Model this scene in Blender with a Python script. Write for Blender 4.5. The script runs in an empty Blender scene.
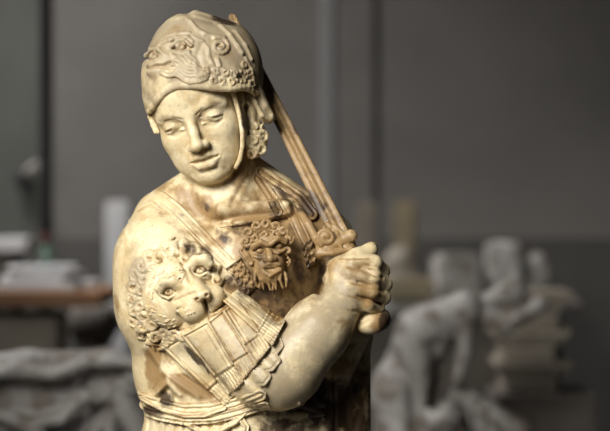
import bpy, math, random
import numpy as np
from math import sin, cos, pi, radians as R
random.seed(5); np.random.seed(5)
F = np.float32
S = 0.0016            # metres per sculpting unit
CAMZ = 1.45
C = bpy.context.scene.collection
def W(p):             # sculpting units (x right, y down, z toward the viewer) -> world, one linear map
    p = np.asarray(p, dtype=float)
    return np.stack([(p[..., 0]-305)*S, -p[..., 2]*S, CAMZ+(215.5-p[..., 1])*S], -1)

# ------------------------------------------------------------------ sculpting field
def axis(lo, hi, h, fine=None):
    if fine is None: return np.arange(lo, hi+h, h).astype(F)
    a, b, hf = fine
    n1 = max(1, int(round((a-lo)/h))); n2 = int(round((b-a)/hf)); n3 = max(1, int(round((hi-b)/h)))
    return np.concatenate([np.linspace(lo, a, n1, endpoint=False), np.linspace(a, b, n2, endpoint=False), np.linspace(b, hi, n3+1)]).astype(F)

class Field:
    def __init__(s, xs, ys, zs):
        s.ax = [xs, ys, zs]; s.D = np.full((len(xs), len(ys), len(zs)), 40., F)
    def win(s, lo, hi):
        sl = []; co = []
        for k in range(3):
            a = s.ax[k]; i = int(np.searchsorted(a, lo[k])); j = int(np.searchsorted(a, hi[k]))
            if i >= j: return None, None
            sl.append(slice(i, j)); sh = [1, 1, 1]; sh[k] = j-i; co.append(a[i:j].reshape(sh))
        return tuple(sl), co
    def op(s, fn, lo, hi, k, mode):
        m = max(k, 1)+4
        w, c = s.win([l-m for l in lo], [h+m for h in hi])
        if w is None: return
        d = fn(*c); D = s.D[w]
        if mode == 'add':
            r = np.minimum(D, d)
            if k > 0: h = np.maximum(k-np.abs(D-d), 0)/k; r = r-h*h*k*.25
        elif mode == 'sub':
            d = -d; r = np.maximum(D, d)
            if k > 0: h = np.maximum(k-np.abs(D-d), 0)/k; r = r+h*h*k*.25
        elif mode == 'and':
            r = np.maximum(D, d)
        s.D[w] = r
    # ellipsoid with optional basis
    def ell(s, c, r, B=None, k=6, mode='add'):
        c = np.array(c, float); r = np.array(r, float)
        B = np.eye(3) if B is None else np.array(B, float)
        ext = np.sqrt(((B*r[:, None])**2).sum(0))
        def fn(X, Y, Z):
            x, y, z = X-F(c[0]), Y-F(c[1]), Z-F(c[2])
            k0 = 0; k1 = 0
            for i in range(3):
                q = x*F(B[i, 0])+y*F(B[i, 1])+z*F(B[i, 2])
                k0 = k0+(q/F(r[i]))**2; k1 = k1+(q/F(r[i]**2))**2
            k0 = np.sqrt(k0); k1 = np.sqrt(k1)+F(1e-6)
            return k0*(k0-1)/k1
        s.op(fn, c-ext, c+ext, k, mode)
    def sph(s, c, r, k=4, mode='add'): s.ell(c, (r, r, r), None, k, mode)
    def cap(s, a, b, ra, rb=None, k=4, mode='add', flat=None):
        rb = ra if rb is None else rb
        a = np.array(a, float); b = np.array(b, float); m = max(ra, rb); ab = b-a; L = max(float(ab@ab), 1e-6)
        def fn(X, Y, Z):
            x, y, z = X-F(a[0]), Y-F(a[1]), Z-F(a[2])
            t = np.clip((x*F(ab[0])+y*F(ab[1])+z*F(ab[2]))/F(L), 0, 1)
            zz = (z-t*F(ab[2]))
            if flat: zz = zz*F(flat)
            return np.sqrt((x-t*F(ab[0]))**2+(y-t*F(ab[1]))**2+zz**2)-(F(ra)+t*F(rb-ra))
        s.op(fn, np.minimum(a, b)-m, np.maximum(a, b)+m, k, mode)
    def tube(s, pts, r, k=1.5, mode='add', r1=None, flat=None):
        n = len(pts)-1
        for i in range(n):
            if callable(r): ra, rb = r(i/n), r((i+1)/n)
            elif r1 is None: ra = rb = r
            else: ra = r+(r1-r)*i/n; rb = r+(r1-r)*(i+1)/n
            s.cap(pts[i], pts[i+1], ra, rb, k, mode, flat)
    def box(s, c, hs, B=None, rnd=2, k=2, mode='add'):
        c = np.array(c, float); B = np.eye(3) if B is None else np.array(B, float)
        ext = np.abs(B*np.array(hs)[:, None]).sum(0)
        def fn(X, Y, Z):
            x, y, z = X-F(c[0]), Y-F(c[1]), Z-F(c[2]); out = 0; ins = None
            for i in range(3):
                q = np.abs(x*F(B[i][0])+y*F(B[i][1])+z*F(B[i][2]))-F(hs[i]-rnd)
                out = out+np.maximum(q, 0)**2
                ins = q if ins is None else np.maximum(ins, q)
            return np.sqrt(out)+np.minimum(ins, 0)-F(rnd)
        s.op(fn, c-ext, c+ext, k, mode)
    # groove (amp>0) or ridge (amp<0) drawn along a path on whatever surface is there
    def stroke(s, pts, r, amp, z0=-999, z1=999, three=False):
        pts = [np.array(p, float) for p in pts]
        P = np.array([list(p)[:2]+[p[2] if len(p) > 2 else 0] for p in pts])
        m = r*2.6
        lo = P.min(0)-m; hi = P.max(0)+m
        if not three: lo[2], hi[2] = z0, z1
        w, c = s.win(lo, hi)
        if w is None: return
        X, Y, Z = c; best = None
        for a, b in zip(P[:-1], P[1:]):
            ab = b-a
            if not three: ab[2] = 0
            L = max(float(ab@ab), 1e-6)
            x, y = X-F(a[0]), Y-F(a[1]); q = x*F(ab[0])+y*F(ab[1])
            if three: z = Z-F(a[2]); q = q+z*F(ab[2])
            t = np.clip(q/F(L), 0, 1)
            d = (x-t*F(ab[0]))**2+(y-t*F(ab[1]))**2
            if three: d = d+(z-t*F(ab[2]))**2
            best = d if best is None else np.minimum(best, d)
        s.D[w] += F(amp)*np.exp(-best/F(r*r))
    def front(s):      # nearest surface to the viewer at each x, y
        neg = s.D < 0; n = neg.shape[2]
        idx = n-1-np.argmax(neg[:, :, ::-1], axis=2); has = neg.any(2)
        idx = np.clip(idx, 0, n-2); I, J = np.indices(idx.shape)
        d0 = s.D[I, J, idx]; d1 = s.D[I, J, idx+1]; t = d0/(d0-d1+1e-9)
        z = s.ax[2][idx]+t*(s.ax[2][idx+1]-s.ax[2][idx])
        return np.where(has, z, np.nan)
    def mesh(s):
        D = s.D; xs, ys, zs = s.ax
        D[0], D[-1], D[:, 0], D[:, -1], D[:, :, 0], D[:, :, -1] = 5, 5, 5, 5, 5, 5
        neg = D < 0
        n = neg.astype(np.int8); cnt = n[:-1]+n[1:]; cnt = cnt[:, :-1]+cnt[:, 1:]; cnt = cnt[:, :, :-1]+cnt[:, :, 1:]
        act = (cnt > 0) & (cnt < 8)
        I, J, K = np.nonzero(act); N = len(I)
        vid = np.full(act.shape, -1, np.int32); vid[I, J, K] = np.arange(N, dtype=np.int32)
        acc = np.zeros((N, 3)); num = np.zeros(N)
        X = [xs, ys, zs]
        for axk in range(3):
            o = [a for a in range(3) if a != axk]
            for u in (0, 1):
                for v in (0, 1):
                    a = [I, J, K]; a[o[0]] = a[o[0]]+u; a[o[1]] = a[o[1]]+v
                    b = list(a); b[axk] = b[axk]+1
                    da = D[tuple(a)]; db = D[tuple(b)]; m = (da < 0) != (db < 0)
                    t = np.where(m, da/np.where(m, da-db, 1), 0)
                    for q in range(3):
                        pa = X[q][a[q]]; pb = X[q][b[q]]
                        acc[:, q] += np.where(m, pa+t*(pb-pa), 0)
                    num += m
        V = acc/num[:, None]
        faces = []
        for axk in range(3):
            o = [a for a in range(3) if a != axk]
            sl0 = [slice(None)]*3; sl1 = [slice(None)]*3; sl0[axk] = slice(0, -1); sl1[axk] = slice(1, None)
            ch = neg[tuple(sl0)] != neg[tuple(sl1)]
            e = list(np.nonzero(ch)); inside = neg[tuple(sl0)][tuple(e)]
            def cell(du, dv):
                a = list(e); a[o[0]] = a[o[0]]-du; a[o[1]] = a[o[1]]-dv; return vid[tuple(a)]
            q = np.stack([cell(1, 1), cell(0, 1), cell(0, 0), cell(1, 0)], 1)
            flip = inside if axk != 1 else ~inside
            q[~flip] = q[~flip][:, ::-1]
            faces.append(q)
        return V, np.concatenate(faces)[:, ::-1]

def link_mesh(name, V, Q, mat, parent=None, col=None):
    me = bpy.data.meshes.new(name); V = np.asarray(V, np.float32); Q = np.asarray(Q, np.int32)
    me.vertices.add(len(V)); me.vertices.foreach_set('co', V.ravel())
    me.loops.add(Q.size); me.loops.foreach_set('vertex_index', Q.ravel())
    me.polygons.add(len(Q)); me.polygons.foreach_set('loop_start', np.arange(0, Q.size, 4, dtype=np.int32))
    me.update(calc_edges=True)
    me.polygons.foreach_set('use_smooth', np.ones(len(Q), bool))
    if col is not None:
        a = me.attributes.new('patina', 'FLOAT_COLOR', 'POINT')
        a.data.foreach_set('color', np.concatenate([col, np.ones((len(col), 1))], 1).astype(np.float32).ravel())
    me.materials.append(mat)
    o = bpy.data.objects.new(name, me); C.objects.link(o)
    if parent: o.parent = parent; o.matrix_parent_inverse = parent.matrix_world.inverted()
    return o

# ------------------------------------------------------------------ materials
def newmat(name):
    m = bpy.data.materials.new(name); m.use_nodes = True; nt = m.node_tree
    return m, nt, nt.nodes['Principled BSDF']
def N(nt, t, **kw):
    n = nt.nodes.new(t)
    for k, v in kw.items():
        if k in n.inputs: n.inputs[k].default_value = v
        else: setattr(n, k, v)
    return n
def noise(nt, scale, detail=4, rough=.55, dist=0):
    tc = N(nt, 'ShaderNodeTexCoord'); n = N(nt, 'ShaderNodeTexNoise', Scale=scale, Detail=detail, Roughness=rough, Distortion=dist)
    nt.links.new(tc.outputs['Object'], n.inputs['Vector']); return n.outputs['Fac']
def maprange(nt, src, a, b, c, d):
    n = N(nt, 'ShaderNodeMapRange'); n.interpolation_type = 'SMOOTHSTEP'
    for i, v in zip((1, 2, 3, 4), (a, b, c, d)): n.inputs[i].default_value = v
    nt.links.new(src, n.inputs[0]); return n.outputs[0]
def mixc(nt, fac, a, b):
    n = N(nt, 'ShaderNodeMix', data_type='RGBA')
    for s, v in ((0, fac), (6, a), (7, b)):
        if isinstance(v, (float, int, tuple)): n.inputs[s].default_value = v if not isinstance(v, tuple) else (*v, 1)
        else: nt.links.new(v, n.inputs[s])
    return n.outputs[2]
def math_(nt, op, a, b):
    n = N(nt, 'ShaderNodeMath', operation=op)
    for i, v in enumerate((a, b)):
        if isinstance(v, (int, float)): n.inputs[i].default_value = v
        else: nt.links.new(v, n.inputs[i])
    return n.outputs[0]

def statue_marble():
    m, nt, p = newmat('aged_marble')
    at = N(nt, 'ShaderNodeAttribute', attribute_name='patina'); sep = N(nt, 'ShaderNodeSeparateColor')
    nt.links.new(at.outputs['Color'], sep.inputs[0])
    n1 = noise(nt, 22, 6, .6, .4); n2 = noise(nt, 75, 5, .6); n3 = noise(nt, 9, 3)
    base = mixc(nt, maprange(nt, n3, .35, .65, 0, 1), (.71, .60, .385), (.63, .50, .29))
    base = mixc(nt, maprange(nt, n1, .47, .64, 0, .6), base, (.46, .32, .14))
    base = mixc(nt, maprange(nt, noise(nt, 34, 7, .65, .8), .51, .63, 0, .42), base, (.44, .36, .24))
    base = mixc(nt, maprange(nt, n2, .53, .66, 0, .4), base, (.86, .76, .58))
    base = mixc(nt, maprange(nt, noise(nt, 210, 3, .6), .64, .72, 0, .6), base, (.22, .14, .06))
    base = mixc(nt, maprange(nt, noise(nt, 48, 8, .75, 1.5), .56, .64, 0, .35), base, (.50, .31, .11))
    pert = math_(nt, 'MULTIPLY_ADD', n1, 1.3); pert.node.inputs[2].default_value = -.65
    pert2 = math_(nt, 'MULTIPLY_ADD', n2, .7); pert2.node.inputs[2].default_value = -.35
    pp = math_(nt, 'ADD', pert, pert2)
    def mask(ch, a, b, c, d):
        s = math_(nt, 'ADD', sep.outputs[ch], math_(nt, 'MULTIPLY', pp, 1.0))
        return maprange(nt, s, a, b, c, d)
    gr = mask(2, .35, .8, 0, .8)
    base = mixc(nt, gr, base, (.34, .275, .185))
    base = mixc(nt, mask(0, .3, .75, 0, .85), base, (.25, .14, .048))
    base = mixc(nt, mask(1, .3, .7, 0, .93), base, (.045, .027, .018))
    nt.links.new(base, p.inputs['Base Color'])
    p.inputs['Roughness'].default_value = .42
    p.inputs['Specular IOR Level'].default_value = .4
    p.inputs['Subsurface Weight'].default_value = .0
    b = N(nt, 'ShaderNodeBump', Strength=.4, Distance=.0014)
    nt.links.new(math_(nt, 'ADD', noise(nt, 260, 4, .7), noise(nt, 60, 3)), b.inputs['Height'])
    nt.links.new(b.outputs[0], p.inputs['Normal'])
    return m
MARBLE = statue_marble()

# brown / dark / grey stains and one painted recess shade, in sculpting units: (x, y, rx, ry, angle, strength)
BROWN = [(196,205,34,11,25,.75),(178,222,32,8,30,.55),(215,236,22,9,35,.6),(246,205,20,26,-25,.7),(240,185,9,18,-15,.65),(262,200,14,18,0,.7),
 (280,250,38,38,0,1.15),(262,300,44,26,-20,1.05,60),(300,290,20,34,0,1.0,56),(290,205,28,20,20,.7),
 (156,356,7,22,12,1.0),(172,352,9,12,15,.7),(195,384,22,8,25,1.0),(160,380,12,12,0,.7),(118,300,4,30,0,.5),(185,345,8,8,0,.4),(222,258,18,10,35,.5),(205,258,22,12,0,.4),
 (362,270,14,10,-30,.5),(368,292,12,14,0,.55),(380,320,9,12,0,.8),(345,360,26,18,0,.4),(150,408,16,8,10,.5),
 (352,400,18,50,0,.8,40),(255,262,8,14,0,.4),(335,245,16,14,0,.5),(290,400,30,8,0,.35,40),(345,385,22,40,0,.6,34),(150,300,10,24,0,.25),(245,238,14,10,0,.6),(240,275,10,14,-30,.5),(178,246,18,8,0,.3)]
DARK = [(295,198,22,9,25,.55),(335,405,26,30,0,.62,34),(356,425,13,46,0,.6,34),(290,425,30,12,0,.55,60),(305,402,24,9,-15,.7,44),(168,397,7,8,0,.7),(153,409,12,5,12,.6),
 (247,122,4,11,-8,.6),(225,21,10,5,15,.8),(196,352,3,14,-35,.55),(204,358,2,12,-35,.5),(264,203,10,10,0,.35),(250,290,10,12,0,.35),(385,318,7,11,0,.9),  # first patch paints in the shade of the recess beside the chin strap
 (205,206,16,4,35,.4),(262,398,8,6,0,.5),(322,272,4,12,10,.55),(302,262,12,24,0,.48),(268,270,30,24,0,.42),(236,280,10,10,0,.5),(285,300,20,14,-30,.42,56),(245,232,14,6,20,.45),(270,230,20,6,0,.3)]
GREY = [(200,50,70,38,0,.62),(165,95,25,14,0,.4),(143,272,10,14,0,.9),(142,300,7,22,0,.5),(168,330,18,8,40,.5),(150,348,14,6,60,.5),(205,265,16,7,20,.4),
 (300,340,44,38,-50,.78),(240,345,34,28,40,.6),(290,375,40,28,-30,.75),(335,295,20,16,0,.75),(350,275,20,20,0,.5),(120,270,5,30,0,.3),(185,295,16,12,0,.4)]
def blobs(V, L):
    out = np.zeros(len(V))
    for x, y, rx, ry, a, s, *lim in L:
        a = R(a); dx = V[:, 0]-x; dy = V[:, 1]-y
        u = (dx*cos(a)+dy*sin(a))/rx; v = (-dx*sin(a)+dy*cos(a))/ry
        d = np.sqrt(u*u+v*v)+(np.clip(V[:, 2]-lim[0], 0, 9)*.5 if lim else 0); out = np.maximum(out, s*np.clip(1.45-d*.75, 0, 1))
    return out
LINES = []        # thin brown deposits: (path, width, strength)
def linestain(V):
    out = np.zeros(len(V))
    for pts, r, s in LINES:
        P = np.array([p[:2] for p in pts], float); lo, hi = P.min(0)-3*r, P.max(0)+3*r
        m = np.nonzero((V[:, 0] > lo[0]) & (V[:, 0] < hi[0]) & (V[:, 1] > lo[1]) & (V[:, 1] < hi[1]) & (V[:, 2] > 0))[0]
        if not len(m): continue
        X, Y = V[m, 0], V[m, 1]; best = np.full(len(m), 1e9)
        for a, c in zip(P[:-1], P[1:]):
            e_ = c-a; t = np.clip(((X-a[0])*e_[0]+(Y-a[1])*e_[1])/max(e_@e_, 1e-6), 0, 1)
            best = np.minimum(best, np.hypot(X-a[0]-t*e_[0], Y-a[1]-t*e_[1]))
        out[m] = np.maximum(out[m], s*np.exp(-(best/r)**2))
    return out
def patina(V, add=(0, 0, 0), mul=(1, 1, 1)):
    return np.stack([np.maximum(blobs(V, BROWN)*mul[0]+add[0], linestain(V)), blobs(V, DARK)*1.15*mul[1]+add[1], blobs(V, GREY)*mul[2]+add[2]], 1)

def finish(fld, name, parent, add=(0, 0, 0), mul=(1, 1, 1), mat=None):
    V, Q = fld.mesh(); col = patina(V, add, mul)
    return link_mesh(name, W(V), Q, mat or MARBLE, parent, col)

def thing(name, label, cat, loc, group=None):
    o = bpy.data.objects.new(name, None); C.objects.link(o); o.location = loc; o.empty_display_size = .1
    o['label'] = label; o['category'] = cat
    if group: o['group'] = group
    bpy.context.view_layer.update()
    return o
def tag(o, label, cat, group=None):
    o['label'] = label; o['category'] = cat
    if group: o['group'] = group
    return o

# ================================================================== THE STATUE
statue = thing('marble_statue', 'cream marble statue of a helmeted youth clasping a sword hilt across the chest', 'statue', tuple(W((240, 500, -15))))

# head frame
def frame(yaw, pitch, roll):
    a, p, r = R(yaw), R(pitch), R(roll)
    ry = np.array([cos(a), 0, sin(a)]); fy = np.array([-sin(a), 0, cos(a)]); uy = np.array([0, -1., 0])
    f = cos(p)*fy-sin(p)*uy; u = cos(p)*uy+sin(p)*fy
    M = np.array([[cos(r), sin(r), 0], [-sin(r), cos(r), 0], [0, 0, 1]])
    return np.array([M@ry, M@u, M@f])
HB = frame(12, 15, 15.5); HC = np.array([199., 110, 14]); HS = .92
def h(lx, ly, lz): return HC+HS*(lx*HB[0]+ly*HB[1]+lz*HB[2])

#==BODY
b = Field(axis(100, 396, 1.1, (150, 246, .65)), axis(52, 500, 1.2, (104, 190, .65)), axis(-100, 122, 1.3, (14, 76, .75)))
# torso
b.ell((238, 300, -18), (88, 110, 62), k=10)
b.ell((250, 262, 5), (62, 46, 44), k=14)
b.ell((262, 400, -15), (92, 80, 58), k=16)
b.ell((240, 455, -15), (104, 80, 64), k=16)
b.ell((205, 360, -12), (74, 90, 56), k=16)
# trapezius and shoulders
b.cap((222, 175, -22), (165, 222, -22), 26, 34, k=18)
b.cap((240, 175, -26), (300, 228, -28), 26, 36, k=18)
b.ell((164, 262, 0), (51, 54, 48), k=14)
b.ell((168, 300, 6), (54, 62, 48), k=14)
b.ell((300, 245, -15), (40, 48, 40), k=14)
# neck
b.cap((216, 140, -22), (226, 205, -16), 33, 39, k=7)
b.cap((250, 150, -8), (228, 210, 22), 6, 5, k=8)
b.cap((190, 165, -5), (215, 214, 22), 5, 5, k=8)
b.cap((222, 210, 30), (285, 206, 18), 7, 7, k=8)
# near arm: upper arm toward viewer, forearm up to the wrist
b.cap((172, 278, 14), (268, 364, 56), 45, 36, k=14)
b.ell((278, 368, 60), (38, 36, 34), k=12)
b.cap((287, 364, 62), (318, 326, 62), 36, 31, k=10)
b.cap((318, 326, 62), (343, 296, 54), 30, 22, k=10)
b.cap((256, 376, 60), (280, 380, 64), 22, 20, k=10)
# hand: back of hand, fist around the hilt
b.ell((344, 282, 50), (25, 26, 19), k=8)
kn = [((352, 262, 60), (372, 262, 58), (381, 270, 44)), ((349, 273, 64), (371, 275, 63), (383, 283, 47)),
      ((348, 286, 65), (370, 289, 63), (382, 296, 47)), ((348, 299, 61), (366, 302, 60), (377, 308, 46))]
for i, (p0, p1, p2) in enumerate(kn):
    rr = (8.2, 8.4, 8.0, 7.2)[i]
    b.cap(p0, p1, rr+.6, rr, k=3.2); b.cap(p1, p2, rr, rr-1, k=2.2); b.cap(p2, (p2[0]-10, p2[1]+2, 32), rr-1, rr-2, k=2)
b.cap((338, 268, 52), (356, 256, 52), 11, 9, k=6); b.cap((356, 256, 52), (369, 249, 46), 8.5, 7, k=3); b.cap((369, 249, 46), (371, 247, 36), 7, 6, k=2)
for a_, c_ in (((358, 267), (380, 276)), ((356, 280), (382, 290)), ((356, 294), (380, 302)), ((352, 308), (375, 314))):
    b.stroke([a_, c_], 1.5, 1.5, 30)
b.stroke([(283, 326), (300, 312), (318, 296), (326, 284)], 5, 3, 0)
b.stroke([(322, 262), (324, 278), (320, 290)], 4, 3, 0)
# far arm: forearm coming under the fist
b.cap((352, 330, 24), (325, 378, 10), 18, 24, k=8)
b.cap((325, 240, -20), (345, 330, -25), 30, 28, k=12)
b.cap((345, 330, -20), (340, 500, -25), 26, 32, k=10)

for pts in ([(164, 345), (226, 402)], [(185, 332), (229, 391)], [(210, 317), (245, 375)], [(227, 304), (260, 357)], [(241, 297), (272, 341)], [(226, 299), (259, 328)], [(240, 287), (271, 308)],
            [(168, 342), (214, 393)], [(190, 332), (232, 386)], [(206, 321), (240, 376)], [(214, 318), (247, 370)], [(224, 309), (256, 358)], [(231, 305), (262, 352)]):
    LINES.append((pts, 1.3, .62))
for pts in ([(142, 198), (155, 203), (174, 216), (196, 238), (218, 260), (230, 272)], [(154, 190), (164, 192), (184, 205), (206, 227), (228, 249), (242, 262)],
            [(261, 180), (277, 202), (289, 223), (299, 245)], [(275, 173), (291, 195), (303, 217), (313, 240)],
            [(141, 391), (160, 396), (185, 401), (212, 399), (238, 393)], [(141, 403), (160, 408), (185, 412), (212, 410), (238, 404), (262, 396)], [(141, 416), (160, 420), (186, 423), (214, 421)],
            [(222, 229), (240, 227), (262, 225), (288, 219)], [(120, 226), (134, 212), (152, 206), (166, 213)]):
    LINES.append((pts, 1.8, .6))
for pts in ([(178, 328), (190, 325), (202, 321), (211, 314), (222, 310), (230, 302)], [(207, 300), (210, 312)], [(166, 288), (173, 284), (180, 288), (174, 293), (166, 290)], [(196, 268), (202, 263), (210, 266), (204, 271), (197, 269)],
            [(184, 262), (190, 270), (186, 280)], [(262, 396), (276, 407), (296, 407), (312, 396), (326, 378)], [(222, 396), (256, 360), (282, 320)], [(233, 386), (262, 356)], [(153, 71), (160, 70), (168, 70), (174, 67)]):
    LINES.append((pts, 1.5, .62))
for a_, c_ in (((346, 266), (380, 277)), ((346, 280), (382, 291)), ((346, 293), (380, 303)), ((346, 306), (375, 315)), ((340, 258), (366, 258))): LINES.append(([a_, c_], 1.6, .62))
# head
def e(c, r, k=6, mode='add'): b.ell(h(*c), np.array(r)*HS, HB, k, mode)
def cp(a, c, ra, rb=None, k=4, mode='add'): b.cap(h(*a), h(*c), ra*HS, (ra if rb is None else rb)*HS, k, mode)
e((0, 24, -8), (50, 50, 60))
e((0, 14, 8), (46, 40, 41), 8)
e((0, -18, 8), (44, 52, 38), 8)
e((0, -44, 14), (33, 28, 29), 10)
for sx in (-1, 1):
    cp((sx*38, -26, -4), (sx*12, -62, 28), 13, 11, 9)
    e((sx*26, -20, 27), (16, 17, 16), 10)
    e((sx*21, -42, 26), (16, 18, 14), 10)
e((0, -63, 35), (15, 12, 12), 8)
e((0, -44, 37), (20, 15, 12), 8)
for sx in (-1, 1):                              # eyes
    e((sx*22, 0, 57), (12.5, 8, 12), 7, 'sub')
    e((sx*22, -1, 35.5), (11.5, 9, 12.2), 2.2)
    cp((sx*7, 8.5, 46.5), (sx*22, 13, 44), 3.4, 3.2, 8); cp((sx*22, 13, 44), (sx*36, 6, 32), 3.2, 2.5, 8)
# nose
cp((0, 8, 46), (0, -12, 53.5), 5.0, 5.0, 5); cp((0, -12, 53.5), (0, -25, 58.5), 5.0, 6.4, 4)
e((0, -25.5, 58.5), (7, 6, 6.6), 3)
for sx in (-1, 1):
    e((sx*7.6, -27, 52.5), (5.0, 5, 6.5), 3)
    e((sx*4.2, -32.2, 55), (2.2, 2.4, 3.4), 1.2, 'sub')
# mouth
for sx in (-1, 1):
    cp((0, -40.5, 50), (sx*6, -39.6, 49.5), 3.0, 3.0, 3); cp((sx*6, -39.6, 48.8), (sx*16, -43.6, 43.5), 3.0, 1.6, 3)
    cp((0, -50, 47.8), (sx*7, -49.6, 46.8), 4.2, 3.8, 3); cp((sx*7, -49.6, 48), (sx*14, -46, 44), 4.0, 1.8, 3)
    cp((0, -44.6, 52.5), (sx*7, -44.3, 51.3), 2.7, 2.4, .8, 'sub'); cp((sx*7, -44.3, 51.3), (sx*15, -45, 46), 2.4, 1.2, .8, 'sub')
def st3(pts, r, amp): b.stroke([h(*p) for p in pts], r, amp, three=True)
for sx in (-1, 1):
    # upper lid crease, opening between the lids, lower lid, pouch
    st3([(sx*11, 2, 46), (sx*15, 6.4, 48), (sx*22, 7.8, 48), (sx*29, 5.6, 45), (sx*34, 0, 39)], 1.3, 1.2)
    st3([(sx*11.5, -3, 46), (sx*16, -1.2, 49), (sx*22, -.8, 49.5), (sx*28, -1.8, 46), (sx*33, -4, 40)], 1.1, -.9)
    st3([(sx*11.5, -4.5, 46), (sx*17, -3.8, 49), (sx*23, -3.9, 48.5), (sx*32, -5, 42)], 1.15, 2.1)
    st3([(sx*12, -6.8, 46), (sx*22, -8, 47), (sx*31, -7, 41)], 1.2, -.9)
    st3([(sx*12, -10, 45), (sx*22, -12.5, 45), (sx*31, -10.5, 39)], 1.6, .8)
    st3([(sx*9.5, -2.5, 44), (sx*10.5, -3.5, 45)], 1.7, 1.2)
    st3([(sx*10, -33, 50), (sx*16, -39, 46), (sx*18, -46, 43)], 2.8, .9)
st3([(0, -34, 53), (0, -38, 52)], 1.6, 1.0)
st3([(-8, -56.5, 46), (0, -57.5, 48), (8, -56.5, 46)], 3, 1.5)
for sx in (-1, 1):
    st3([(sx*9, 6, 50), (sx*16, 10, 49), (sx*24, 11.5, 46), (sx*34, 7, 37)], 1.5, 1.1)
    st3([(sx*8, 9, 50), (sx*16, 13.5, 49), (sx*24, 15, 46), (sx*33, 11, 38)], 2.2, -.8)
for sx in (-1, 1):
    LINES.append(([h(sx*11.5, -4, 47), h(sx*17, -3.6, 49), h(sx*23, -3.8, 48.5), h(sx*31, -5, 43)], .9, .55))
    LINES.append(([h(sx*12, 2, 47), h(sx*22, 7.6, 48), h(sx*30, 5, 44)], .8, .42))
    LINES.append(([h(0, -44.6, 52), h(sx*14, -45, 47)], 1.1, .6)); LINES.append(([h(sx*3, -32, 55), h(sx*8, -31, 53)], 1.2, .5))
DARK += [(226, 236, 12, 5, 40, .45), (180, 214, 14, 4, 40, .45), (276, 210, 8, 14, -20, .45)]
LINES.append(([(172, 288), (174, 290)], 2.6, .75)); LINES.append(([(202, 266), (205, 268)], 2.6, .75)); LINES.append(([(200, 296), (203, 296)], 1.6, .7)); LINES.append(([(210, 292), (212, 292)], 1.6, .7))
DARK += [(200, 250, 18, 6, 25, .42), (212, 262, 7, 9, 0, .4), (246, 290, 9, 8, 0, .5), (292, 250, 8, 24, 0, .42), (262, 292, 24, 8, -10, .45), (250, 225, 16, 4, 0, .4)]
BROWN += [(198, 250, 22, 9, 25, .6), (183, 245, 9, 8, 0, .4), (340, 320, 8, 6, 0, .4), (145, 340, 6, 12, 10, .4), (130, 250, 8, 5, 0, .35), (122, 232, 8, 4, -40, .4), (215, 160, 5, 3, -20, .35), (225, 168, 4, 3, 0, .45), (177, 134, 3, 2, 0, .3), (205, 176, 5, 3, 0, .3)]
# carved surface of chest and belly
b.stroke([(235, 222), (262, 219), (290, 213)], 3.0, -2.6, 0)
b.stroke([(235, 227), (262, 224), (290, 218)], 1.4, 1.6, 0)
b.stroke([(252, 168), (240, 190), (232, 205)], 2.5, 1.4, 5)
b.stroke([(150, 345), (168, 372), (200, 394)], 3, -2.5, 0)
b.stroke([(168, 350), (184, 372), (214, 392)], 3, 3, 0)
b.stroke([(158, 392), (170, 380), (182, 392)], 3, -3, 0)
b.stroke([(160, 396), (170, 387), (178, 396)], 3, 3.5, 0)
for i in range(10):
    x = 150+i*9+random.uniform(-2, 2)
    b.stroke([(x, 418), (x-3+i*.4, 440), (x-6+i*.6, 500)], 2.2, 2.2, 0)
for x in (322, 334, 346, 357): b.stroke([(x, 372), (x+random.uniform(-6, 6), 400), (x+random.uniform(-4, 4), 430), (x-2, 500)], random.uniform(2, 5), random.uniform(1.5, 3), -50, 40)
b.stroke([(315, 392), (300, 406), (280, 412)], 2.5, 2.2, 0); b.stroke([(326, 398), (312, 414), (286, 424)], 2.5, 2.2, 0)
b.stroke([(300, 398), (318, 404), (324, 416)], 2, -2.5, 0)
zf = b.front(); bx_, by_ = b.ax[0], b.ax[1]
def zs(x, y):
    i = int(np.clip(np.searchsorted(bx_, x), 0, len(bx_)-1)); j = int(np.clip(np.searchsorted(by_, y), 0, len(by_)-1))
    v = zf[i, j]; return 0. if np.isnan(v) else float(v)
finish(b, 'body', statue)
#==END BODY

# ------------------------------------------------------------------ pieces draped over the carved body
def path2d(pts, w, w1=None):
    P = np.array(pts, float)
    def fn(X, Y):
        best = None; acc = 0; T = None; A = None
        tot = np.sqrt(((P[1:]-P[:-1])**2).sum(1)).sum()
        for a, b_ in zip(P[:-1], P[1:]):
            ab = b_-a; L = max(np.hypot(*ab), 1e-6)
            t = np.clip(((X-a[0])*ab[0]+(Y-a[1])*ab[1])/L**2, 0, 1)
            dx, dy = X-a[0]-t*ab[0], Y-a[1]-t*ab[1]; d = np.hypot(dx, dy)
            sgn = np.sign(ab[0]*dy-ab[1]*dx); al = acc+t*L
            if best is None: best, T, A = d, al, d*sgn
            else:
                m = d < best; best = np.where(m, d, best); T = np.where(m, al, T); A = np.where(m, d*sgn, A)
            acc += L
        ww = w if w1 is None else w+(w1-w)*T/tot
        return best-ww, T, A
    m = max(w, w1 or 0)+3
    return fn, (P[:, 0].min()-m, P[:, 0].max()+m, P[:, 1].min()-m, P[:, 1].max()+m)
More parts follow.
